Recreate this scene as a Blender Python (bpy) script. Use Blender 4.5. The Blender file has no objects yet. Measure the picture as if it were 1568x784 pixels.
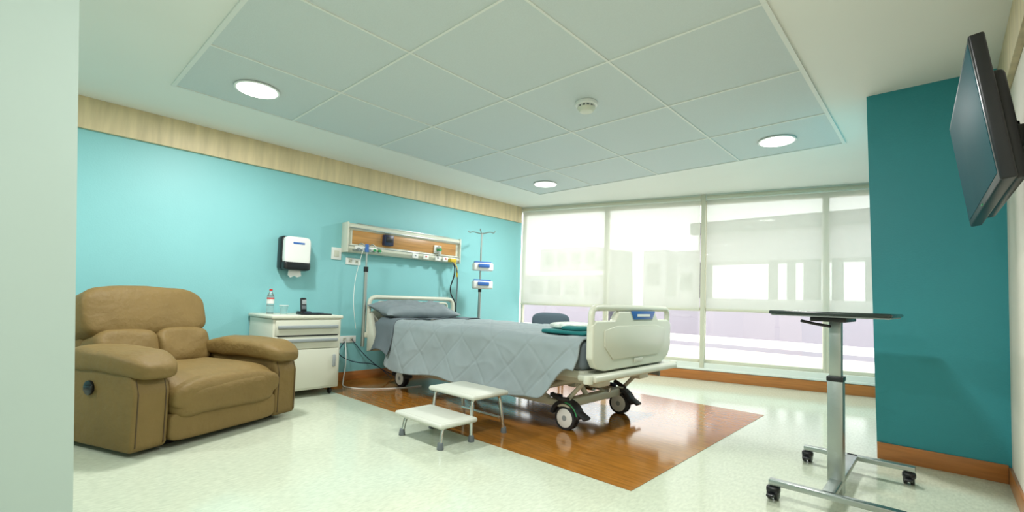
import bpy, bmesh, math, random
from mathutils import Vector, Matrix, noise
random.seed(3)
scene = bpy.context.scene
COL = scene.collection

# ------------------------------------------------------------------ materials
def lin(c):
    c = c/255.0
    return c/12.92 if c <= 0.04045 else ((c+0.055)/1.055)**2.4
def rgb(r, g, b): return (lin(r), lin(g), lin(b), 1)

def M(name, col, rough=0.5, metal=0.0, var=0.0, vscale=8, bump=0.0, bscale=60, coat=0.0, spec=0.5,
      stretch=(1, 1, 1), trans=0.0, emit=None, estr=0, detail=4, dist=0.02):
    m = bpy.data.materials.new(name); m.use_nodes = True
    nt = m.node_tree; p = nt.nodes['Principled BSDF']
    c = rgb(*col)
    p.inputs['Base Color'].default_value = c
    p.inputs['Roughness'].default_value = rough
    p.inputs['Metallic'].default_value = metal
    p.inputs['Specular IOR Level'].default_value = spec
    p.inputs['Coat Weight'].default_value = coat
    p.inputs['Coat Roughness'].default_value = 0.1
    p.inputs['Transmission Weight'].default_value = trans
    if emit:
        p.inputs['Emission Color'].default_value = rgb(*emit)
        p.inputs['Emission Strength'].default_value = estr
    if var or bump:
        tc = nt.nodes.new('ShaderNodeTexCoord'); mp = nt.nodes.new('ShaderNodeMapping')
        mp.inputs['Scale'].default_value = stretch
        nt.links.new(tc.outputs['Object'], mp.inputs['Vector'])
    if var:
        n = nt.nodes.new('ShaderNodeTexNoise'); n.inputs['Scale'].default_value = vscale
        n.inputs['Detail'].default_value = detail
        nt.links.new(mp.outputs[0], n.inputs['Vector'])
        cr = nt.nodes.new('ShaderNodeValToRGB')
        cr.color_ramp.elements[0].position = 0.3; cr.color_ramp.elements[1].position = 0.7
        cr.color_ramp.elements[0].color = [min(1, x*(1-var)) for x in c[:3]]+[1]
        cr.color_ramp.elements[1].color = [min(1, x*(1+var)) for x in c[:3]]+[1]
        nt.links.new(n.outputs['Fac'], cr.inputs['Fac'])
        nt.links.new(cr.outputs[0], p.inputs['Base Color'])
    if bump:
        n2 = nt.nodes.new('ShaderNodeTexNoise'); n2.inputs['Scale'].default_value = bscale
        n2.inputs['Detail'].default_value = 3
        nt.links.new(mp.outputs[0], n2.inputs['Vector'])
        b = nt.nodes.new('ShaderNodeBump'); b.inputs['Strength'].default_value = bump
        b.inputs['Distance'].default_value = dist
        nt.links.new(n2.outputs['Fac'], b.inputs['Height'])
        nt.links.new(b.outputs[0], p.inputs['Normal'])
    return m

m_teal = M('teal_wall_paint', (134, 196, 200), 0.5, var=0.02, vscale=2, bump=0.05, bscale=90)
m_dteal = M('dark_teal_paint', (46, 142, 152), 0.5, var=0.03, vscale=2, bump=0.05, bscale=90)
m_white = M('ceiling_paint', (236, 236, 231), 0.7, var=0.01, vscale=2)
m_grey = M('grey_green_paint', (172, 190, 184), 0.6, var=0.015, vscale=2)
m_cream = M('cream_wall_paint', (228, 220, 206), 0.6, var=0.02, vscale=2)
m_tile = M('ceiling_tile', (206, 214, 215), 0.75, var=0.02, vscale=120, bump=0.1, bscale=150)
m_tbar = M('ceiling_tbar', (228, 230, 226), 0.5)
m_trim = M('light_wood', (214, 196, 158), 0.5, var=0.14, vscale=5, stretch=(3, 3, 0.35), bump=0.03)
m_base = M('orange_wood_base', (176, 112, 56), 0.3, var=0.15, vscale=6, stretch=(0.6, 0.6, 8))
m_floor = M('vinyl_floor', (198, 206, 186), 0.13, var=0.10, vscale=70, stretch=(1, .35, 1), detail=8, spec=0.6)
m_patch = M('wood_vinyl', (156, 103, 40), 0.11, var=0.26, vscale=9, stretch=(.5, 5, 1), detail=8, spec=0.6)
m_leather = M('tan_leather', (122, 100, 58), 0.6, var=0.06, vscale=5, bump=0.5, bscale=18, dist=0.015, spec=.3)
m_seam = M('leather_seam', (80, 62, 36), 0.7)
m_black = M('black_plastic', (18, 20, 24), 0.35)
m_rubber = M('dark_rubber', (40, 42, 46), 0.6)
m_gfoot = M('grey_rubber', (98, 106, 110), 0.6)
m_chrome = M('chrome', (205, 210, 210), 0.18, metal=1)
m_steel = M('brushed_steel', (176, 182, 180), 0.32, metal=1, bump=0.03)
m_plas = M('cream_plastic', (208, 210, 194), 0.35, spec=0.5)
m_plas2 = M('cream_relief', (196, 198, 182), 0.4)
m_wplas = M('white_plastic', (232, 234, 230), 0.35)
m_lgrey = M('grey_handle', (150, 158, 160), 0.4)
m_quilt = M('quilt_fabric', (142, 154, 157), 0.85, var=0.03, vscale=4, bump=0.25, bscale=200, dist=0.003)
m_sheet = M('grey_sheet', (100, 111, 117), 0.9, var=0.05, vscale=6, bump=0.2, bscale=120, dist=0.004)
m_pillow = M('pillow_fabric', (124, 135, 140), 0.9, var=0.05, vscale=6, bump=0.2, bscale=120, dist=0.004)
m_blue = M('blue_plastic', (56, 104, 176), 0.35)
m_navy = M('navy_plastic', (30, 42, 72), 0.35)
m_tealcloth = M('teal_cloth', (24, 112, 112), 0.9)
m_wcloth = M('white_cloth', (216, 224, 216), 0.9, var=0.3, vscale=25)
m_pwood = M('panel_wood', (184, 136, 78), 0.35, var=0.18, vscale=8, stretch=(1, .3, 6))
m_screen = M('tv_glass', (42, 84, 92), 0.55, spec=0.04)
m_yel = M('yellow_cable', (210, 180, 40), 0.5)
m_red = M('red_plastic', (190, 40, 40), 0.4)
m_green = M('green_plastic', (50, 150, 90), 0.4)
m_frame = M('window_frame', (206, 204, 184), 0.5)
m_sill = M('sill_paint', (226, 230, 222), 0.5)
m_chair = M('slate_fabric', (70, 86, 96), 0.8, bump=0.1)
m_tabletop = M('table_laminate', (30, 44, 42), 0.2)
m_step = M('step_pad', (202, 205, 194), 0.45, bump=0.15, bscale=300, dist=0.003)
m_water = M('clear_plastic', (225, 240, 240), 0.05, trans=0.85)
m_lamp = M('lamp_diffuser', (255, 255, 255), 0.5, emit=(255, 255, 250), estr=6)
m_ext = M('exterior_white', (160, 154, 164), 0.8)
m_extg = M('exterior_grey', (70, 66, 78), 0.8)
m_extp = M('exterior_paving', (236, 228, 224), 0.8)
m_extw = M('exterior_parapet', (244, 234, 232), 0.8)

def shader_mat(name, build):
    m = bpy.data.materials.new(name); m.use_nodes = True
    nt = m.node_tree; nt.nodes.clear()
    o = nt.nodes.new('ShaderNodeOutputMaterial'); s = build(nt)
    nt.links.new(s.outputs[0], o.inputs['Surface']); return m
def blind_build(nt):
    t = nt.nodes.new('ShaderNodeBsdfTransparent'); t.inputs[0].default_value = (1, 1, 1, 1)
    tl = nt.nodes.new('ShaderNodeBsdfTranslucent'); tl.inputs[0].default_value = rgb(206, 208, 200)
    d = nt.nodes.new('ShaderNodeBsdfDiffuse'); d.inputs[0].default_value = rgb(232, 234, 222)
    a = nt.nodes.new('ShaderNodeMixShader'); a.inputs[0].default_value = 0.55
    nt.links.new(tl.outputs[0], a.inputs[1]); nt.links.new(d.outputs[0], a.inputs[2])
    b = nt.nodes.new('ShaderNodeMixShader'); b.inputs[0].default_value = 0.40
    nt.links.new(a.outputs[0], b.inputs[1]); nt.links.new(t.outputs[0], b.inputs[2])
    return b
m_blind = shader_mat('screen_blind_fabric', blind_build)
def glass_build(nt):
    t = nt.nodes.new('ShaderNodeBsdfTransparent'); t.inputs[0].default_value = (.95, .97, .96, 1)
    g = nt.nodes.new('ShaderNodeBsdfGlossy'); g.inputs['Roughness'].default_value = 0.02
    b = nt.nodes.new('ShaderNodeMixShader'); b.inputs[0].default_value = 0.05
    nt.links.new(t.outputs[0], b.inputs[1]); nt.links.new(g.outputs[0], b.inputs[2])
    return b
m_glass = shader_mat('window_glass', glass_build)

# ------------------------------------------------------------------ builder
class B:
    def __init__(s, name, parent=None, loc=(0, 0, 0), rotz=0.0, matrix=None):
        s.name = name; s.bm = bmesh.new(); s.mats = []; s.parent = parent
        s.loc = loc; s.rotz = rotz; s.matrix = matrix
    def mi(s, m):
        if m not in s.mats: s.mats.append(m)
        return s.mats.index(m)
    def merge(s, t, m):
        i = s.mi(m)
        for f in t.faces: f.material_index = i; f.smooth = True
        me = bpy.data.meshes.new('tmp'); t.to_mesh(me); t.free()
        s.bm.from_mesh(me); bpy.data.meshes.remove(me)
    def box(s, lo, hi, m, bev=0.0, seg=2, rot=None):
        t = bmesh.new(); bmesh.ops.create_cube(t, size=1)
        c = [(a+b)/2 for a, b in zip(lo, hi)]; d = [abs(b-a) for a, b in zip(lo, hi)]
        bmesh.ops.scale(t, vec=d, verts=t.verts)
        if bev:
            bmesh.ops.bevel(t, geom=list(t.edges), offset=min(bev, min(d)*0.49), segments=seg, profile=0.5, affect='EDGES')
        if rot: bmesh.ops.rotate(t, cent=(0, 0, 0), matrix=rot, verts=t.verts)
        bmesh.ops.translate(t, vec=c, verts=t.verts); s.merge(t, m)
    def cyl(s, p0, p1, r, m, r2=None, seg=20, bev=0):
        p0 = Vector(p0); p1 = Vector(p1); v = p1-p0
        t = bmesh.new()
        bmesh.ops.create_cone(t, cap_ends=True, segments=seg, radius1=r, radius2=r if r2 is None else r2, depth=v.length)
        if bev:
            es = [e for e in t.edges if abs(e.verts[0].co.z-e.verts[1].co.z) < 1e-6]
            bmesh.ops.bevel(t, geom=es, offset=bev, segments=2, profile=0.5, affect='EDGES')
        q = v.to_track_quat('Z', 'Y')
        bmesh.ops.rotate(t, cent=(0, 0, 0), matrix=q.to_matrix(), verts=t.verts)
        bmesh.ops.translate(t, vec=(p0+p1)/2, verts=t.verts); s.merge(t, m)
    def tube(s, pts, r, m, closed=False, seg=10, rad=0.0):
        pts = [Vector(p) for p in pts]
        if rad: pts = rounded(pts, rad, closed)
        t = bmesh.new(); n = len(pts); rings = []
        up = None
        for i, p in enumerate(pts):
            if closed: d = (pts[(i+1) % n]-pts[i-1])
            else: d = pts[min(i+1, n-1)]-pts[max(i-1, 0)]
            d.normalize()
            if up is None:
                up = d.orthogonal().normalized()
            up = (up-d*up.dot(d)).normalized(); w = d.cross(up)
            rings.append([t.verts.new(p+(up*math.cos(a)+w*math.sin(a))*r) for a in [2*math.pi*k/seg for k in range(seg)]])
        rng = range(n if closed else n-1)
        for i in rng:
            a = rings[i]; b = rings[(i+1) % n]
            if closed and i == n-1:
                best = min(range(seg), key=lambda k: (b[k].co-a[0].co).length); b = b[best:]+b[:best]
            for k in range(seg):
                t.faces.new((a[k], a[(k+1) % seg], b[(k+1) % seg], b[k]))
        if not closed:
            t.faces.new(rings[0][::-1]); t.faces.new(rings[-1])
        bmesh.ops.recalc_face_normals(t, faces=t.faces)
        s.merge(t, m)
    def sup(s, c, size, m, e1=0.35, e2=0.35, rot=None, n=28, sag=None):
        t = bmesh.new(); nu, nv = n*2, n
        def sp(x, e): return math.copysign(abs(x)**e, x)
        g = []
        for j in range(nv+1):
            ph = -math.pi/2+math.pi*j/nv; row = []
            for i in range(nu):
                th = 2*math.pi*i/nu
                v = Vector((sp(math.cos(ph), e1)*sp(math.cos(th), e2)*size[0]/2,
                            sp(math.cos(ph), e1)*sp(math.sin(th), e2)*size[1]/2,
                            sp(math.sin(ph), e1)*size[2]/2))
                if sag: v = sag(v)
                if rot: v = rot @ v
                row.append(t.verts.new(v+Vector(c)))
            g.append(row)
        for j in range(nv):
            for i in range(nu):
                t.faces.new((g[j][i], g[j][(i+1) % nu], g[j+1][(i+1) % nu], g[j+1][i]))
        bmesh.ops.remove_doubles(t, verts=t.verts, dist=1e-5)
        s.merge(t, m)
    def prism(s, poly, axis, a0, a1, m, bev=0.0, seg=2):
        t = bmesh.new(); vs = []
        for (p, q) in poly:
            co = {'x': (a0, p, q), 'y': (p, a0, q), 'z': (p, q, a0)}[axis]
            vs.append(t.verts.new(co))
        f = t.faces.new(vs)
        r = bmesh.ops.extrude_face_region(t, geom=[f])
        d = {'x': (a1-a0, 0, 0), 'y': (0, a1-a0, 0), 'z': (0, 0, a1-a0)}[axis]
        bmesh.ops.translate(t, vec=d, verts=[v for v in r['geom'] if isinstance(v, bmesh.types.BMVert)])
        bmesh.ops.recalc_face_normals(t, faces=t.faces)
        if bev: bmesh.ops.bevel(t, geom=list(t.edges), offset=bev, segments=seg, profile=0.5, affect='EDGES', clamp_overlap=True)
        s.merge(t, m)
    def hexa(s, bot, top, m):
        t = bmesh.new(); n = len(bot)
        a = [t.verts.new(p) for p in bot]; c = [t.verts.new(p) for p in top]
        t.faces.new(a[::-1]); t.faces.new(c)
        for i in range(n): t.faces.new((a[i], a[(i+1) % n], c[(i+1) % n], c[i]))
        bmesh.ops.recalc_face_normals(t, faces=t.faces); s.merge(t, m)
    def grid(s, fn, nx, ny, m):
        t = bmesh.new()
        g = [[t.verts.new(fn(i/(nx-1), j/(ny-1))) for j in range(ny)] for i in range(nx)]
        for i in range(nx-1):
            for j in range(ny-1):
                t.faces.new((g[i][j], g[i+1][j], g[i+1][j+1], g[i][j+1]))
        s.merge(t, m)
    def done(s, ang=40, solid=0):
        me = bpy.data.meshes.new(s.name); s.bm.to_mesh(me); s.bm.free()
        for m in s.mats: me.materials.append(m)
        try: me.set_sharp_from_angle(angle=math.radians(ang))
        except Exception: pass
        o = bpy.data.objects.new(s.name, me); COL.objects.link(o)
        if s.matrix: o.matrix_world = s.matrix
        else: o.location = s.loc; o.rotation_euler = (0, 0, s.rotz)
        if s.parent: o.parent = s.parent
        if solid:
            md = o.modifiers.new('solid', 'SOLIDIFY'); md.thickness = solid; md.offset = -1
        return o

def rounded(pts, r, closed=False, n=6):
    out = []; N = len(pts)
    for i, p in enumerate(pts):
        if not closed and i in (0, N-1): out.append(p); continue
        a = pts[i-1]; b = pts[(i+1) % N]
        da = (a-p); db = (b-p)
        ra = min(r, da.length*0.48); rb = min(r, db.length*0.48)
        s0 = p+da.normalized()*ra; s1 = p+db.normalized()*rb
        for k in range(n+1):
            t = k/n; out.append(s0*(1-t)**2+p*2*t*(1-t)+s1*t*t)
    return out

def empty(name, loc=(0, 0, 0), rotz=0):
    e = bpy.data.objects.new(name, None); e.empty_display_size = 0.1
    e.location = loc; e.rotation_euler = (0, 0, rotz); COL.objects.link(e); return e
def sm(x):
    x = max(0, min(1, x)); return x*x*(3-2*x)
def rotm(ax, deg): return Matrix.Rotation(math.radians(deg), 3, ax)

# ------------------------------------------------------------------ room shell
H = 2.55; XL = -5.15; XR = 0.30; YB = -2.4
WA = math.atan(0.27); WO = (XL, 5.72, 0)          # window wall: angled in plan
WL = 5.45*math.sqrt(1+0.27**2)
WE = 5.72+0.27*(XR-XL)
PY = 4.12

b = B('floor'); b.prism([(XL-.2, YB-.2), (XR+.2, YB-.2), (XR+.2, WE+.2), (XL-.2, 5.72+.1)], 'z', -0.1, 0, m_floor); b.done()
b = B('floor_inlay'); b.box((XL, 2.32, 0.0005), (-1.23, 4.86, 0.003), m_patch); b.done()
b = B('ceiling'); b.prism([(XL-.2, YB-.2), (XR+.2, YB-.2), (XR+.2, WE+.2), (XL-.2, 5.72+.1)], 'z', H, H+.1, m_white); b.done()
b = B('wall_left'); b.box((XL-.15, YB, 0), (XL, 5.76, H), m_teal); b.done()
b = B('wall_right'); b.box((XR, YB, 0), (XR+.15, WE+.1, H), m_cream); b.done()
b = B('wall_back'); b.box((XL-.15, YB-.15, 0), (XR+.15, YB, H), m_grey); b.done()
b = B('wall_entry'); b.hexa([(-2.25, YB, 0), (-2.0, YB, 0), (-2.0, .189, 0), (-2.25, .189, 0)],
                            [(-2.25, YB, H), (-2.0, YB, H), (-2.0, .067, H), (-2.25, .067, H)], m_grey); b.done()
b = B('wall_pilaster'); b.hexa([(-.335, PY, 0), (XR, PY, 0), (XR, WE, 0), (-.335, 5.72+.27*(-.335-XL), 0)],
                               [(-.385, PY, H), (XR, PY, H), (XR, WE, H), (-.385, 5.72+.27*(-.385-XL), H)], m_dteal); b.done()

b = B('trim_left_wood'); b.box((XL, YB, 2.29), (XL+.035, 5.72, H), m_trim, .003); b.done()
b = B('trim_right_wood'); b.box((XR-.03, YB, 2.29), (XR, PY, H), m_trim, .003); b.done()
b = B('baseboard_left'); b.box((XL, YB, 0), (XL+.015, 5.7, .10), m_base, .003); b.done()
b = B('baseboard_right'); b.box((XR-.015, YB, 0), (XR, PY-.02, .10), m_base, .003); b.done()
b = B('baseboard_pilaster'); b.box((-.335, PY-.015, 0), (XR-.015, PY, .11), m_base, .003); b.done()

# ceiling grid
xs = [-4.26+.904*k for k in range(5)]; ys = [.755+.876*k for k in range(6)]
b = B('ceiling_tile_grid')
for i in range(4):
    for j in range(5):
        b.box((xs[i]+.006, ys[j]+.006, H-.006), (xs[i+1]-.006, ys[j+1]-.006, H), m_tile)
for k, x in enumerate(xs):
    w = .013 if k in (0, 4) else .0075
    b.box((x-w, ys[0]-.01, H-.012), (x+w, ys[-1]+.01, H), m_tbar)
for k, y in enumerate(ys):
    w = .013 if k in (0, 5) else .0075
    b.box((xs[0]-.01, y-w, H-.0125), (xs[-1]+.01, y+w, H), m_tbar)
b.done()

# downlights
def downlight(x, y, z=H-.012, power=42):
    e = empty('ceiling_downlight', (x, y, z))
    t = B('ring', e)
    t.cyl((0, 0, 0), (0, 0, -.008), .155, m_wplas, seg=48)
    t.cyl((0, 0, -.008), (0, 0, -.010), .138, m_lamp, seg=48); t.done()
    ld = bpy.data.lights.new('lamp', 'AREA'); ld.shape = 'DISK'; ld.size = .27; ld.energy = power
    ld.color = (1, .995, .965)
    lo = bpy.data.objects.new('lamp', ld); COL.objects.link(lo); lo.parent = e; lo.location = (0, 0, -.013)
cx = [xs[0]+.452, xs[3]+.452]; cyy = [ys[0]+.438, ys[4]+.438]
for (x, y) in [(cx[0], cyy[0]), (cx[0], cyy[1]), (cx[1], cyy[1]), (cx[1], cyy[0])]: downlight(x, y, power=46)
downlight(-.9, -1.3, H, 30); downlight(-4.0, -1.3, H, 40)  # unseen pair behind the camera, added as fill light in downlight form

b = B('smoke_detector', loc=(-2.0, 2.94, H-.006))
b.cyl((0, 0, 0), (0, 0, -.03), .085, m_wplas, seg=32, bev=.006)
b.cyl((0, 0, -.03), (0, 0, -.045), .06, m_gfoot, seg=32)
b.cyl((0, 0, -.045), (0, 0, -.075), .072, m_plas, r2=.05, seg=32, bev=.005)
for k in range(12):
    a = k*math.pi/6
    b.box((.062*math.cos(a)-.004, .062*math.sin(a)-.004, -.05), (.062*math.cos(a)+.004, .062*math.sin(a)+.004, -.028), m_wplas)
b.done()

# ------------------------------------------------------------------ window wall
mx = [0.03, 1.46, 2.84, 4.26, 5.62]
b = B('wall_window', loc=WO, rotz=WA)
b.box((-.05, 0, 0), (WL, .2, .23), m_sill)
b.box((-.05, 0, 2.47), (WL, .2, H), m_sill)
b.done()
b = B('baseboard_window', loc=WO, rotz=WA); b.box((0, -.02, 0), (WL, 0, .13), m_base, .003); b.done()
b = B('trim_window_sill', loc=WO, rotz=WA); b.box((0, -.03, .135), (WL, .0, .165), m_sill, .006); b.done()
for k in range(4):
    e = empty('window_%d' % (k+1), WO, WA)
    f = B('frame', e); x0, x1 = mx[k], mx[k+1]
    w = .035
    f.box((x0, .05, .23), (x0+w, .12, 2.47), m_frame, .004); f.box((x1-w, .05, .23), (x1, .12, 2.47), m_frame, .004)
    for z in (.23, .94, 2.42): f.box((x0+w, .05, z), (x1-w, .12, z+.045), m_frame, .004)
    f.done()
    g = B('pane', e); g.box((x0+w, .083, .275), (x1-w, .087, 2.42), m_glass); g.done()
b = B('trim_window_post', loc=WO, rotz=WA); b.box((2.81, -.015, .165), (2.865, .05, H), m_frame, .005); b.done()
for (x0, x1, zb) in ((.04, 2.80, .955), (2.88, 5.0, .965)):
    e = empty('roller_blind', WO, WA)
    f = B('fabric', e); f.box((x0, .012, zb), (x1, .0135, H-.04), m_blind); f.done()
    f = B('hardware', e)
    f.cyl((x0, .015, H-.04), (x1, .015, H-.04), .028, m_frame)
    f.box((x0, .005, zb-.02), (x1, .02, zb+.005), m_frame, .003); f.done()

# ------------------------------------------------------------------ exterior
b = B('exterior_ground'); b.box((-40, 9.0, -.8), (40, 60, -.5), m_extp); b.done()
b = B('exterior_parapet', loc=(0, 0, -.5))
b.box((-14, 10.4, 0), (14, 10.6, .85), m_extw)
b.box((-14, 10.34, .62), (14, 10.4, .70), m_ext)
b.done()
b = B('exterior_building', loc=(0, 20, -.5))
b.box((-17.5, 0, 0), (-12.3, 3, 3.0), m_ext); b.box((-16.6, .2, 3.0), (-13.0, 3, 4.4), m_ext)
b.box((-17.5, -.3, 2.9), (-12.2, 0, 3.1), m_extw)
for k in range(4): b.box((-16.2+k*.9, .1, 3.5), (-15.7+k*.9, .2, 4.1), m_extg)
for k in range(4): b.box((-17+k*1.2, -.1, 1.9), (-16.2+k*1.2, 0, 2.6), m_extg)
b.done()
b = B('exterior_tower', loc=(0, 20, -.5))
b.box((-11.9, 0, 0), (-11.3, 1, 4.1), m_extg)
b.box((-10.2, 0, 0), (-7.5, 1.5, 1.9), m_ext); b.box((-10.2, 0, 1.9), (-9.1, 1.5, 4.0), m_ext); b.box((-8.6, 0, 1.9), (-7.6, 1.5, 3.9), m_ext)
b.box((-10.0, -.05, 2.4), (-9.4, 0, 3.4), m_extg); b.box((-8.4, -.05, 2.2), (-7.9, 0, 2.9), m_extg)
b.done()
b = B('exterior_pavilion', loc=(0, 17, -.5))
b.box((-6.5, 0, 3.1), (4, 1.5, 4.4), m_ext); b.box((-6.7, -.3, 4.1), (4, 0, 4.5), m_extg)
b.box((-6.5, 0, 0), (4, .5, 1.8), m_ext)
for (p, q) in ((-6.5, -6.1), (-4.2, -3.98), (-3.66, -3.47), (-3.2, -2.77), (-2.45, -2.19), (-1.64, -1.2), (.2, .5), (1.8, 2.1), (3.5, 4)):
    b.box((p, 0, 1.8), (q, .3, 3.1), m_extg)
b.done()

# ------------------------------------------------------------------ recliner
R = empty('recliner_armchair', (-3.69, 1.09, 0), math.radians(22))
b = B('body', R)
b.box((-1.0, -.42, .06), (-.10, .42, .34), m_leather, .02)
b.box((-.95, -.5, 0.0), (-.12, .5, .07), m_black, .01)
for sgn in (-1, 1):
    ya, yb = sorted((sgn*.40, sgn*.605))
    prof = [(-.98, .03), (-.02, .03), (.0, .06), (.0, .38), (-.03, .46), (-.10, .51), (-.95, .53), (-1.02, .48)]
    b.prism(prof, 'y', ya, yb, m_leather, .022, 3)
    b.tube([(.001, sgn*.425, .06), (.001, sgn*.425, .37), (-.03, sgn*.425, .455)], .004, m_seam)
    b.tube([(.001, sgn*.582, .06), (.001, sgn*.582, .37), (-.03, sgn*.582, .455)], .004, m_seam)
b.done()
b = B('arm_pads', R)
for sgn in (-1, 1):
    def sg(v):
        return Vector((v.x, v.y, v.z+0.02*math.cos(v.x*3.6)-.03*sm((v.x-.2)/.25)+.012*noise.noise(v*7)))
    b.sup((-.39, sgn*.485, .53), (.88, .30, .16), m_leather, .6, .5, sag=sg)
b.done()
b = B('seat', R)
def seatsag(v):
    f = sm((v.x-.15)/.28)
    return Vector((v.x, v.y, v.z-0.05*f*f+.018*noise.noise(v*5)))
b.sup((-.38, 0, .335), (.88, .80, .25), m_leather, .42, .28, sag=seatsag)
b.sup((-.03, 0, .315), (.17, .80, .23), m_leather, .75, .25, sag=lambda v: Vector((v.x+.01*noise.noise(v*9), v.y, v.z)))
b.sup((-.045, 0, .135), (.13, .79, .19), m_leather, .3, .2)
b.done()
b = B('back', R)
ry = rotm('Y', -18)
def pf(v): return Vector((v.x*(1-.15*abs(v.y))+.014*noise.noise(v*6), v.y*(1+.10*(v.z<0)*abs(v.z)), v.z+.015*math.cos(v.y*3)+.014*noise.noise(v*8)))
b.box((-1.12, -.40, .22), (-.92, .40, .80), m_leather, .05, 3, rot=rotm('Y', -16))
b.sup((-.99, 0, .785), (.28, .88, .42), m_leather, .55, .26, rot=ry, sag=pf)
for sgn in (-1, 1):
    b.sup((-.86, sgn*.20, .53), (.27, .42, .32), m_leather, .6, .38, rot=ry, sag=lambda v: Vector((v.x+.022*noise.noise(v*8), v.y, v.z)))
b.done()
b = B('recline_handle', R)
b.cyl((-.42, -.603, .38), (-.42, -.62, .38), .045, m_black, bev=.004)
b.box((-.44, -.635, .36), (-.36, -.618, .40), m_black, .01); b.done()

# ------------------------------------------------------------------ nightstand
N = empty('bedside_cabinet', (0, 0, 0))
b = B('body', N)
b.box((-5.12, 1.66, .07), (-4.51, 2.32, .755), m_plas, .008)
b.box((-5.13, 1.645, .755), (-4.49, 2.335, .79), m_plas, .012, 3)
b.box((-4.515, 1.68, .60), (-4.495, 2.30, .745), m_plas, .006)
b.box((-4.515, 1.68, .47), (-4.495, 2.30, .592), m_plas, .006)
b.box((-4.515, 1.68, .09), (-4.495, 2.30, .462), m_plas, .006)
b.box((-4.50, 1.70, .665), (-4.475, 2.28, .695), m_lgrey, .006)
b.box((-4.50, 1.70, .535), (-4.475, 2.28, .565), m_lgrey, .006)
b.box((-4.505, 1.70, .592), (-4.49, 2.28, .602), m_black)
b.box((-4.50, 2.24, .28), (-4.48, 2.27, .40), m_lgrey, .006)
b.done()
b = B('casters', N)
for x in (-5.05, -4.57):
    for y in (1.72, 2.26):
        b.cyl((x, y-.012, .03), (x, y+.012, .03), .03, m_black, bev=.004); b.cyl((x, y, .05), (x, y, .08), .012, m_steel)
b.done()
b = B('water_bottle', loc=(-4.88, 1.76, .79))
for z0, z1, r0, r1 in ((0, .01, .03, .034), (.01, .08, .034, .034), (.08, .10, .034, .031), (.10, .13, .031, .034), (.13, .17, .034, .034), (.17, .215, .034, .013), (.215, .225, .013, .013)):
    b.cyl((0, 0, z0), (0, 0, z1), r0, m_water, r2=r1, seg=24)
b.cyl((0, 0, .225), (0, 0, .245), .015, m_red); b.cyl((0, 0, .145), (0, 0, .160), .0345, m_red); b.cyl((0, 0, .10), (0, 0, .145), .0342, m_wplas); b.done()
b = B('plastic_cup', loc=(-4.85, 1.88, .79))
b.cyl((0, 0, 0), (0, 0, .085), .03, m_water, r2=.042, seg=24); b.cyl((0, 0, .082), (0, 0, .087), .044, m_wplas, seg=24); b.done()
b = B('cordless_phone', loc=(-4.80, 2.06, .79))
b.box((-.05, -.06, 0), (.06, .06, .03), m_black, .012)
b.box((-.035, -.03, .02), (-.005, .03, .165), m_black, .01, rot=rotm('Y', -10))
b.box((-.001, -.022, .10), (.002, .022, .145), m_lgrey, .001, rot=rotm('Y', -10))
b.box((-.005, -.022, .05), (.0, .022, .09), m_gfoot, .001, rot=rotm('Y', -10))
b.done()
b = B('black_tray', loc=(-4.66, 2.12, .79)); b.box((-.09, -.16, 0), (.07, .14, .012), m_black, .005)
b.box((-.06, -.1, .012), (.02, .08, .02), m_navy, .004); b.done()

# ------------------------------------------------------------------ wall items
D = empty('paper_towel_dispenser', (XL, 2.04, 1.24))
b = B('body', D)
b.box((-.002, -.15, 0), (.13, .15, .36), m_black, .035, 4)
b.sup((.13, .0, .205), (.13, .27, .30), m_wplas, .3, .3)
b.box((.185, -.06, .275), (.198, .06, .295), m_blue, .003)
b.sup((.12, 0, .05), (.15, .28, .10), m_black, .4, .3)
b.done()
b = B('towel', D); b.prism([(-.06, 0.0), (.06, 0), (.07, -.055), (.03, -.07), (.0, -.055), (-.04, -.075), (-.065, -.05)], 'x', .10, .12, m_wplas); b.done()
def plate(name, y, z, w, h, horizontal=False):
    b = B(name, loc=(XL, y, z)); b.box((0, -w/2, -h/2), (.012, w/2, h/2), m_wplas, .004)
    if name == 'light_switch':
        b.box((.012, -w/4, -h/4), (.018, w/4, h/4), m_plas, .002)
    else:
        for s in (-1, 1):
            b.box((.012, s*w*.22-.022, -.02), (.014, s*w*.22+.022, .02), m_plas2, .001)
            for q in (-1, 1): b.box((.014, s*w*.22+q*.008-.002, -.008), (.0145, s*w*.22+q*.008+.002, .008), m_black)
    b.done()
plate('light_switch', 2.545, 1.475, .12, .14)
plate('wall_outlet', 2.76, 1.40, .19, .08)
plate('wall_outlet', 2.74, .48, .20, .08)

# head panel
P = empty('medical_headwall_panel', (XL, 0, 0))
b = B('body', P)
prof = [(0, 1.50), (.10, 1.50), (.135, 1.54), (.135, 1.575), (.105, 1.60), (.105, 1.76), (.135, 1.78), (.135, 1.82), (.10, 1.84), (0, 1.84)]
b.prism(prof, 'y', 2.62, 4.30, m_plas, .004)
b.box((.104, 2.68, 1.60), (.110, 4.25, 1.76), m_pwood, .001)
b.box((.134, 2.62, 1.775), (.142, 4.30, 1.79), m_steel, .002)
b.box((.134, 2.62, 1.57), (.142, 4.30, 1.58), m_steel, .002)
b.box((0, 2.60, 1.495), (.145, 2.62, 1.845), m_plas, .006); b.box((0, 4.30, 1.495), (.145, 4.32, 1.845), m_plas, .006)
b.box((.03, 2.75, 1.838), (.1, 4.15, 1.85), m_steel, .003)
b.done()
b = B('fittings', P)
b.box((.11, 3.07, 1.62), (.17, 3.20, 1.75), m_navy, .008); b.box((.17, 3.09, 1.66), (.173, 3.18, 1.73), m_black, .001)
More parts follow.
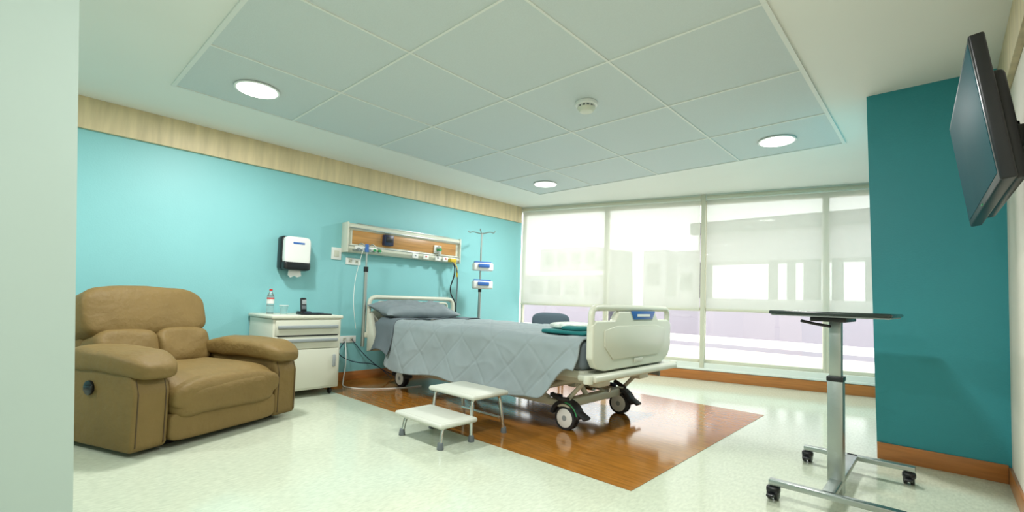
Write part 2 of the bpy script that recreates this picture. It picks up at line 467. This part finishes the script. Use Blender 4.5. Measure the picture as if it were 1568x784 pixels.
b.box((.11, 3.86, 1.60), (.13, 3.98, 1.71), m_wplas, .004); b.cyl((.13, 3.92, 1.65), (.19, 3.92, 1.65), .022, m_green)
b.cyl((.16, 3.92, 1.57), (.16, 3.92, 1.70), .018, m_steel)
b.box((.135, 2.70, 1.535), (.15, 2.98, 1.575), m_wplas, .004)
for y in (2.74, 2.81, 2.88): b.cyl((.12, y, 1.55), (.17, y, 1.54), .016, m_lgrey)
for y in (2.95, 3.02): b.cyl((.12, y, 1.55), (.17, y, 1.54), .016, m_green)
b.box((.11, 2.68, 1.52), (.15, 3.05, 1.53), m_steel, .003)
for k, y in enumerate((3.55, 3.72, 3.92, 4.05, 4.18)):
    b.box((.128, y-.045, 1.505), (.142, y+.045, 1.565), m_wplas, .003)
    b.box((.142, y-.012, 1.53), (.146, y+.012, 1.55), m_red if k in (1, 3) else m_lgrey, .001)
b.box((.11, 4.10, 1.50), (.20, 4.20, 1.55), m_yel, .01)
b.done()
b = B('hanging_cables', P)
def cable(b, pts, r, m): b.tube(pts, r, m, rad=.12, seg=8)
cable(b, [(.17, 4.16, 1.53), (.22, 4.17, 1.35), (.12, 4.14, 1.1), (.18, 4.26, .9), (.1, 4.2, .55)], .009, m_black)
cable(b, [(.17, 4.12, 1.53), (.24, 4.18, 1.42), (.14, 4.28, 1.25), (.2, 4.22, 1.0), (.1, 4.3, .5)], .008, m_gfoot)
cable(b, [(.17, 4.15, 1.53), (.21, 4.20, 1.44), (.19, 4.22, 1.3)], .011, m_yel)
b.done()

# ------------------------------------------------------------------ IV pole with pumps
I = empty('infusion_pump_stand', (-4.75, 4.47, 0))
b = B('pole', I)
b.cyl((0, 0, .08), (0, 0, 1.25), .020, m_steel); b.cyl((0, 0, 1.2), (0, 0, 1.93), .012, m_steel)
for k in range(4):
    a = k*math.pi/2+.7; c, s = math.cos(a), math.sin(a)
    b.tube([(0, 0, 1.92), (c*.13, s*.13, 1.95), (c*.17, s*.17, 1.93), (c*.19, s*.19, 1.96)], .007, m_steel, rad=.03)
for k in range(5):
    a = k*2*math.pi/5; c, s = math.cos(a), math.sin(a)
    b.tube([(0, 0, .10), (c*.30, s*.30, .075)], .014, m_steel)
    b.cyl((c*.30, s*.30-.01, .035), (c*.30, s*.30+.01, .035), .035, m_black, bev=.004); b.cyl((c*.3, s*.3, .04), (c*.3, s*.3, .085), .01, m_steel)
b.cyl((0, 0, 1.10), (0, 0, 1.14), .024, m_black)
b.done()
b = B('pumps', I)
for z in (1.45, 1.20):
    b.box((-.02, -.14, z-.055), (.11, .14, z+.055), m_wplas, .02, 3, rot=rotm('Z', -30))
    b.box((.04, -.10, z-.01), (.125, .06, z+.04), m_blue, .008, rot=rotm('Z', -30))
    b.box((.02, -.13, z+.045), (.08, .11, z+.075), m_blue, .006, rot=rotm('Z', -30))
    b.cyl((-.04, -.01, z), (.02, .01, z), .025, m_black)
b.done()

# ------------------------------------------------------------------ hospital bed
BD = empty('hospital_bed', (0, 0, 0))
y0, y1, yc = 2.84, 4.08, 3.46
ZT = .735
b = B('headboard', BD)
ring = [(-4.86, y0-.01, .50), (-4.86, y0-.01, .985), (-4.86, y1, .985), (-4.86, y1, .50)]
b.tube(ring, .026, m_plas, closed=True, rad=.09, seg=14)
b.prism([(y0+.0, .46), (y0+.06, .36), (y1-.06, .36), (y1, .46), (y1, .80), (y1-.1, .86), (y0+.1, .86), (y0, .80)], 'x', -4.885, -4.84, m_plas, .012)
b.tube([(-4.86, y0+.10, .86), (-4.86, y0+.10, .93), (-4.86, y1-.10, .93), (-4.86, y1-.10, .86)], .014, m_plas, rad=.05)
b.prism([(-4.84, .80), (-4.80, .80), (-4.68, .52), (-4.68, .40), (-4.84, .36)], 'y', y0-.03, y0+.02, m_plas, .01)
b.done()

b = B('footboard', BD)
FX = -1.85
b.prism([(2.83, .84), (2.83, .60), (2.88, .53), (3.0, .50), (3.95, .50), (4.07, .55), (4.12, .63), (4.12, .84), (4.06, .87), (3.86, .87), (3.80, .94), (3.20, .94), (3.14, .87), (2.88, .87)],
        'x', FX-.03, FX+.03, m_plas, .014, 3)
b.prism([(2.98, .80), (2.98, .68), (3.10, .58), (3.85, .58), (3.97, .68), (3.97, .80), (3.80, .83), (3.15, .83)], 'x', FX+.028, FX+.04, m_plas, .008)
b.tube([(FX, 2.85, .80), (FX, 2.85, .965), (FX, 4.10, .965), (FX, 4.10, .80)], .024, m_plas, rad=.07, seg=14)
b.prism([(3.37, .945), (3.79, .945), (3.74, .875), (3.42, .875)], 'x', FX+.03, FX+.036, m_blue, .002)
b.box((FX+.036, 3.47, .900), (FX+.038, 3.69, .92), m_wplas)
b.box((FX+.037, 3.42, .535), (FX+.045, 3.56, .57), m_plas2, .003)
b.done()

b = B('frame', BD)
b.box((-4.70, y0+.03, .44), (-1.92, y1-.03, .50), m_plas2, .01)
b.box((-1.93, 2.80, .435), (-1.77, 4.16, .485), m_plas, .018, 3)
b.cyl((-1.82, 2.78, .43), (-1.82, 2.78, .49), .035, m_plas, bev=.008); b.cyl((-1.82, 4.18, .43), (-1.82, 4.18, .49), .035, m_plas, bev=.008)
for y in (3.02, 3.90):
    b.box((-4.5, y-.025, .38), (-1.95, y+.025, .44), m_plas, .01)
    b.box((-4.50, y-.025, .17), (-2.12, y+.025, .225), m_plas, .012)
    b.tube([(-2.35, y, .22), (-2.9, y, .41)], .024, m_plas); b.tube([(-2.02, y, .42), (-2.7, y, .21)], .022, m_plas)
    b.tube([(-2.02, y+.03, .40), (-2.19, y+.03, .22)], .018, m_plas)
    b.tube([(-4.3, y, .22), (-3.7, y, .41)], .024, m_plas)
for x in (-4.45, -2.19):
    b.box((x-.04, 3.02, .165), (x+.04, 3.90, .235), m_plas, .014)
b.box((-2.30, 3.2, .30), (-2.22, 3.75, .40), m_plas, .012)
b.tube([(-2.25, 3.3, .34), (-2.19, 3.35, .20)], .022, m_plas); b.tube([(-2.25, 3.6, .34), (-2.19, 3.6, .20)], .022, m_plas)
b.cyl((-2.9, 3.46, .30), (-2.2, 3.46, .28), .035, m_steel); b.cyl((-2.2, 3.46, .28), (-2.05, 3.46, .275), .016, m_chrome)
b.box((-2.0, 3.05, .36), (-1.9, 3.22, .44), m_plas, .012); b.box((-2.0, 3.70, .36), (-1.9, 3.86, .44), m_plas, .012)
b.done()

b = B('casters', BD)
for x in (-4.45, -2.19):
    for y in (3.03, 3.85):
        cx_ = x+.02
        rr = .095
        for s in (-1, 1):
            yy = y+s*.022
            b.cyl((cx_, yy-.014, rr), (cx_, yy+.014, rr), rr, m_rubber, seg=36, bev=.008)
            b.cyl((cx_, yy-.016, rr), (cx_, yy+.016, rr), rr*.78, m_wplas, seg=32, bev=.004)
            b.cyl((cx_, yy-.018, rr), (cx_, yy+.018, rr), rr*.22, m_lgrey, seg=20)
        arc = [(cx_+.11*math.cos(a), rr+.11*math.sin(a)) for a in [math.radians(d) for d in range(5, 171, 15)]]
        arc2 = [(cx_+.14*math.cos(a), rr+.14*math.sin(a)) for a in [math.radians(d) for d in range(170, 4, -15)]]
        b.prism(arc+arc2, 'y', y-.045, y+.045, m_rubber, .004)
        if x > -3 and y < 3.5:
            b.tube([(cx_+.125*math.cos(math.radians(d)), y-.044, rr+.125*math.sin(math.radians(d))) for d in range(15, 90, 12)], .005, m_green)
        b.cyl((cx_, y, rr+.11), (cx_, y, .24), .028, m_plas)
        b.cyl((cx_, y-.005, rr), (cx_, y+.005, rr), rr*.9, m_rubber)
        if x > -3:
            sy = -1 if y < 3.5 else 1
            b.tube([(cx_+.03, y+sy*.02, .235), (cx_-.02, y+sy*.06, .24), (cx_-.10, y+sy*.07, .27)], .02, m_rubber, rad=.03)
            b.box((cx_+.05, y-.045, .135), (cx_+.20, y+.045, .158), m_rubber, .01, rot=rotm('Y', 28))
            b.box((cx_-.14, y-.05, .24), (cx_-.02, y-.03, .275), m_navy, .008)
            b.box((cx_-.12, y-.055, .25), (cx_-.09, y-.048, .268), m_red, .003)
b.done()

b = B('mattress', BD); b.box((-4.80, y0+.01, .50), (-1.91, y1-.01, .715), m_sheet, .05, 4); b.done()

def drape(x, s, near_hem, far_hem, zt, off, wav, edge=0.0):
    r = .07
    ya, yb = y0-.015-off, y1+.015+off
    L1 = zt-r-near_hem; A = math.pi/2*r; L2 = (yb-ya)-2*r; L3 = zt-r-far_hem
    T = L1+A+L2+A+L3; d = s*T
    if d < L1:
        h = 1-d/max(L1, .01)
        y = ya-.045*h*h-wav*h*(.5+.5*math.sin(x*9+1.3*math.sin(x*4)))
        return Vector((x, y, near_hem+d)), Vector((0, -1, 0)), d-L1
    if d < L1+A:
        a = (d-L1)/r; return Vector((x, ya+r-r*math.cos(a), zt-r+r*math.sin(a))), Vector((0, -math.cos(a), math.sin(a))), d-L1
    if d < L1+A+L2:
        return Vector((x, ya+r+(d-L1-A), zt)), Vector((0, 0, 1)), d-L1
    if d < L1+2*A+L2:
        a = (d-L1-A-L2)/r; return Vector((x, yb-r+r*math.sin(a), zt-r+r*math.cos(a))), Vector((0, math.sin(a), math.cos(a))), d-L1
    e = d-L1-2*A-L2
    return Vector((x, yb+.02*e, zt-r-e)), Vector((0, 1, 0)), d-L1

def quilt(u, v):
    x = -4.40+(2.48)*u
    hem = .245+.02*math.sin(x*5)+.27*sm((x+2.27)/.30)
    hem += .02*sm((-4.2-x)/.2)
    p, n, q = drape(x, v, hem, .35, ZT, .01, .03)
    k = .40
    wx = x+.02*noise.noise(Vector((x*3, q*3, 7)))
    a = (wx+q)/k; c = (wx-q)/k
    da = abs(a-round(a))*k; dc = abs(c-round(c))*k
    g = math.exp(-(da/.010)**2)+math.exp(-(dc/.010)**2)
    rid = 1-abs(noise.noise(Vector((x*3.1+q*1.5, q*4.2-x, 12))))*2
    w = noise.noise(Vector((x*2.2, q*2.2, 1)))*.024+noise.noise(Vector((x*6, q*5, 4)))*.012+noise.noise(Vector((x*15, q*11, 2)))*.004+.004*max(0, rid)**6
    return p+n*(.014-.0058*min(1, g)+w)
b = B('quilt', BD); b.grid(quilt, 250, 200, m_quilt); b.done(80, .012)
def flap(u, v):
    x = -4.62+.32*u+.03*math.sin(v*14)
    p, n, q = drape(x, v, .40+.03*math.sin(u*4), .5, ZT+.012, .024, .02)
    w = noise.noise(Vector((x*7, q*5, 9)))*.014
    return p+n*(.016+w)
b = B('folded_sheet', BD); b.grid(flap, 50, 160, m_sheet); b.done(80, .01)

def pil(nx, ny, c, size, rot, m, b):
    t = bmesh.new(); tops = {}
    for side in (1, -1):
        for i in range(nx):
            for j in range(ny):
                u = i/(nx-1)*2-1; v = j/(ny-1)*2-1
                th = (max(0, (1-u**4))*max(0, (1-v**4)))**.55
                px = u*size[0]/2*(1-.06*(1-v*v)*abs(u)); py = v*size[1]/2*(1-.06*(1-u*u)*abs(v))
                z = side*th*size[2]/2+(.026*noise.noise(Vector((u*2.5, v*3, side)))+.010*noise.noise(Vector((u*6, v*8, side+3))))*th*2
                co = rot @ Vector((px, py, z))+Vector(c)
                tops[(side, i, j)] = t.verts.new(co)
    for side in (1, -1):
        for i in range(nx-1):
            for j in range(ny-1):
                q = [tops[(side, i, j)], tops[(side, i+1, j)], tops[(side, i+1, j+1)], tops[(side, i, j+1)]]
                t.faces.new(q if side > 0 else q[::-1])
    bmesh.ops.remove_doubles(t, verts=t.verts, dist=.0008)
    b.merge(t, m)
b = B('pillow', BD)
pil(26, 40, (-4.60, 3.30, .845), (.46, 1.04, .16), rotm('Y', 12), m_pillow, b)
b.done(80)

b = B('folded_cloths', BD)
b.box((-2.42, 2.98, .745), (-2.0, 3.42, .775), m_tealcloth, .014, 3)
b.sup((-2.3, 3.28, .80), (.34, .36, .06), m_wcloth, .6, .5)
b.sup((-2.17, 3.14, .79), (.2, .24, .04), m_tealcloth, .6, .5)
b.done()

b = B('drip_pole', BD)
b.cyl((-4.86, 2.77, .42), (-4.86, 2.77, 1.30), .022, m_steel); b.cyl((-4.86, 2.77, 1.28), (-4.86, 2.77, 1.56), .011, m_steel)
b.cyl((-4.86, 2.77, 1.27), (-4.86, 2.77, 1.33), .026, m_black)
b.box((-4.88, 2.77, .52), (-4.84, 2.85, .58), m_plas, .008)
b.tube([(-4.86, 2.77, 1.55), (-4.86, 2.70, 1.60), (-4.86, 2.66, 1.57)], .007, m_steel, rad=.03)
b.tube([(-4.86, 2.77, 1.55), (-4.86, 2.84, 1.60), (-4.86, 2.88, 1.57)], .007, m_steel, rad=.03)
b.cyl((-4.86, 2.77, 1.50), (-4.86, 2.77, 1.59), .022, m_blue)
b.tube([(-4.84, 2.72, 1.55), (-4.9, 2.66, 1.2), (-4.84, 2.62, .9), (-4.9, 2.70, .62)], .003, m_wplas, rad=.2)
b.done()

b = B('power_cord')
b.tube([(XL+.02, 2.70, .48), (-5.0, 2.66, .25), (-4.95, 2.6, .01), (-4.75, 2.5, .008), (-4.5, 2.62, .008), (-4.35, 2.9, .008), (-4.3, 3.2, .008)], .006, m_wplas, rad=.12, seg=8)
b.tube([(XL+.02, 2.78, .48), (-5.05, 2.9, .3), (-5.0, 3.1, .12), (-4.9, 3.3, .01)], .005, m_navy, rad=.12, seg=8)
b.tube([(XL+.02, 2.70, .46), (-5.05, 2.55, .33), (-5.0, 2.75, .22), (-4.95, 3.0, .2), (-4.9, 3.2, .01)], .005, m_navy, rad=.12, seg=8)
b.done()

# ------------------------------------------------------------------ step stool
S = empty('two_step_stool', (-.03, -.03, 0))
b = B('steps', S)
def step(x0, x1, ya, yb, z, m):
    b.box((x0, ya, z-.035), (x1, yb, z), m, .016, 3)
    b.box((x0+.02, ya+.02, z-.004), (x1-.02, yb-.02, z+.002), m, .002)
step(-2.90, -2.36, 1.98, 2.31, .175, m_step)
step(-2.88, -2.36, 2.26, 2.62, .325, m_step)
b.done()
b = B('legs', S)
for (x, ya) in ((-2.84, 2.0), (-2.42, 2.0)):
    s = -1 if x < -2.6 else 1
    b.tube([(x+s*.01, ya+.02, .0), (x, ya+.04, .13), (x, ya+.08, .145), (x, 2.28, .145)], .013, m_chrome, rad=.04)
    b.tube([(x+s*.015, 2.29, .0), (x, 2.30, .28), (x, 2.34, .29), (x, 2.56, .29), (x, 2.58, .27), (x+s*.015, 2.62, 0)], .013, m_chrome, rad=.04)
    for (fx, fy) in ((x+s*.01, ya+.02), (x+s*.015, 2.29), (x+s*.015, 2.62)):
        b.cyl((fx, fy, 0), (fx, fy, .045), .024, m_gfoot, r2=.018, bev=.003)
b.tube([(-2.84, 2.30, .12), (-2.42, 2.30, .12)], .011, m_chrome); b.tube([(-2.84, 2.58, .12), (-2.42, 2.58, .12)], .011, m_chrome)
b.done()

# ------------------------------------------------------------------ overbed table
T = empty('overbed_table', (0, 0, 0))
b = B('top', T); b.box((-.69, 2.80, .972), (-.17, 3.68, .992), m_tabletop, .008, 3); b.box((-.68, 2.81, .965), (-.18, 3.67, .973), m_lgrey, .003)
b.box((-.52, 2.92, .94), (-.36, 3.30, .965), m_black, .006); b.done()
b = B('column', T)
b.box((-.460, 3.03, .02), (-.390, 3.12, .64), m_steel, .006); b.box((-.452, 3.04, .62), (-.398, 3.11, .945), m_steel, .005)
b.box((-.463, 3.025, .62), (-.387, 3.125, .645), m_black, .004); b.tube([(-.43, 3.07, .91), (-.5, 2.97, .925), (-.56, 2.92, .94)], .008, m_black)
b.box((-.45, 2.79, .075), (-.39, 3.66, .105), m_steel, .006)
b.done()
b = B('base', T)
for y in (2.79, 3.64):
    b.box((-.68, y-.022, .075), (-.12, y+.022, .105), m_steel, .006)
    for x in (-.66, -.15):
        for s in (-1, 1): b.cyl((x+s*.016-.010, y, .034), (x+s*.016+.010, y, .034), .034, m_black, bev=.005, seg=24)
        b.sup((x, y, .052), (.065, .07, .04), m_black, .6, .8); b.cyl((x, y, .05), (x, y, .08), .012, m_steel)
        b.box((x-.018, y-.075, .03), (x+.018, y-.03, .042), m_black, .004)
b.done()

# ------------------------------------------------------------------ television
w = Vector((-.04, 1.1, -.015)).normalized(); hh = Vector((-.075, 0, .54)); hh = (hh-w*hh.dot(w)).normalized(); nn = w.cross(hh)
Mx = Matrix((( nn.x, w.x, hh.x, .097), (nn.y, w.y, hh.y, 2.84), (nn.z, w.z, hh.z, 1.74), (0, 0, 0, 1)))
TVE = empty('wall_mounted_television'); TVE.matrix_world = Mx
b = B('screen_body', TVE)
b.box((0, -.52, -.275), (.045, .56, .275), m_black, .008, 3)
b.box((-.002, -.495, -.245), (.004, .535, .252), m_screen, .001)
b.box((.04, -.42, -.26), (.09, .46, .16), m_black, .02, 3)
b.box((-.003, -.02, -.268), (.001, .02, -.262), m_green)
b.done()
b = B('mount', TVE)
b.box((.085, -.12, -.12), (.115, .12, .14), m_black, .004)
b.box((.10, -.03, -.06), (.175, .03, .0), m_black, .008); b.cyl((.14, 0, -.1), (.14, 0, .06), .022, m_black)
b.done()
b = B('bracket_plate'); b.box((XR-.02, 2.72, 1.60), (XR, 2.98, 1.90), m_black, .004); b.box((XR-.08, 2.80, 1.66), (XR-.015, 2.90, 1.80), m_black, .01)
o = b.done()
o.parent = TVE; o.matrix_parent_inverse = Mx.inverted()

# ------------------------------------------------------------------ visitor chair behind bed
C = empty('visitor_chair', (-3.98, 5.05, 0), math.radians(-60))
b = B('seat_and_back', C)
b.sup((0, 0, .45), (.50, .52, .09), m_chair, .5, .5)
b.sup((-.27, 0, .71), (.09, .54, .26), m_chair, .6, .55, rot=rotm('Y', -10))
b.done()
b = B('legs', C)
for s in (-1, 1):
    b.tube([(.24, s*.2, 0), (.20, s*.2, .42), (-.2, s*.2, .42), (-.26, s*.2, .66)], .013, m_black, rad=.05)
    b.tube([(-.26, s*.2, 0), (-.16, s*.2, .42)], .013, m_black)
b.done()

# ------------------------------------------------------------------ world
wd = bpy.data.worlds.new('World'); scene.world = wd; wd.use_nodes = True
bg = wd.node_tree.nodes['Background']; bg.inputs[0].default_value = (.98, .98, .99, 1); bg.inputs[1].default_value = 3.3

# ------------------------------------------------------------------ camera
cd = bpy.data.cameras.new('camera'); cam = bpy.data.objects.new('camera', cd); COL.objects.link(cam)
cd.sensor_width = 36; cd.clip_start = .05
cd.lens = 711/1568*36; cd.shift_y = 33/1568
X = Vector((.7342, .0095, .6788)).normalized(); Y = Vector((.6781, -.0577, -.7327)); Y = (Y-X*Y.dot(X)).normalized(); Z = X.cross(Y)
cam.matrix_world = Matrix(((X.x, X.y, X.z, 0), (Y.x, Y.y, Y.z, 0), (Z.x, Z.y, Z.z, 1.0), (0, 0, 0, 1)))
scene.camera = cam
scene.view_settings.view_transform = 'Standard'
scene.view_settings.look = 'None'
scene.view_settings.exposure = 0
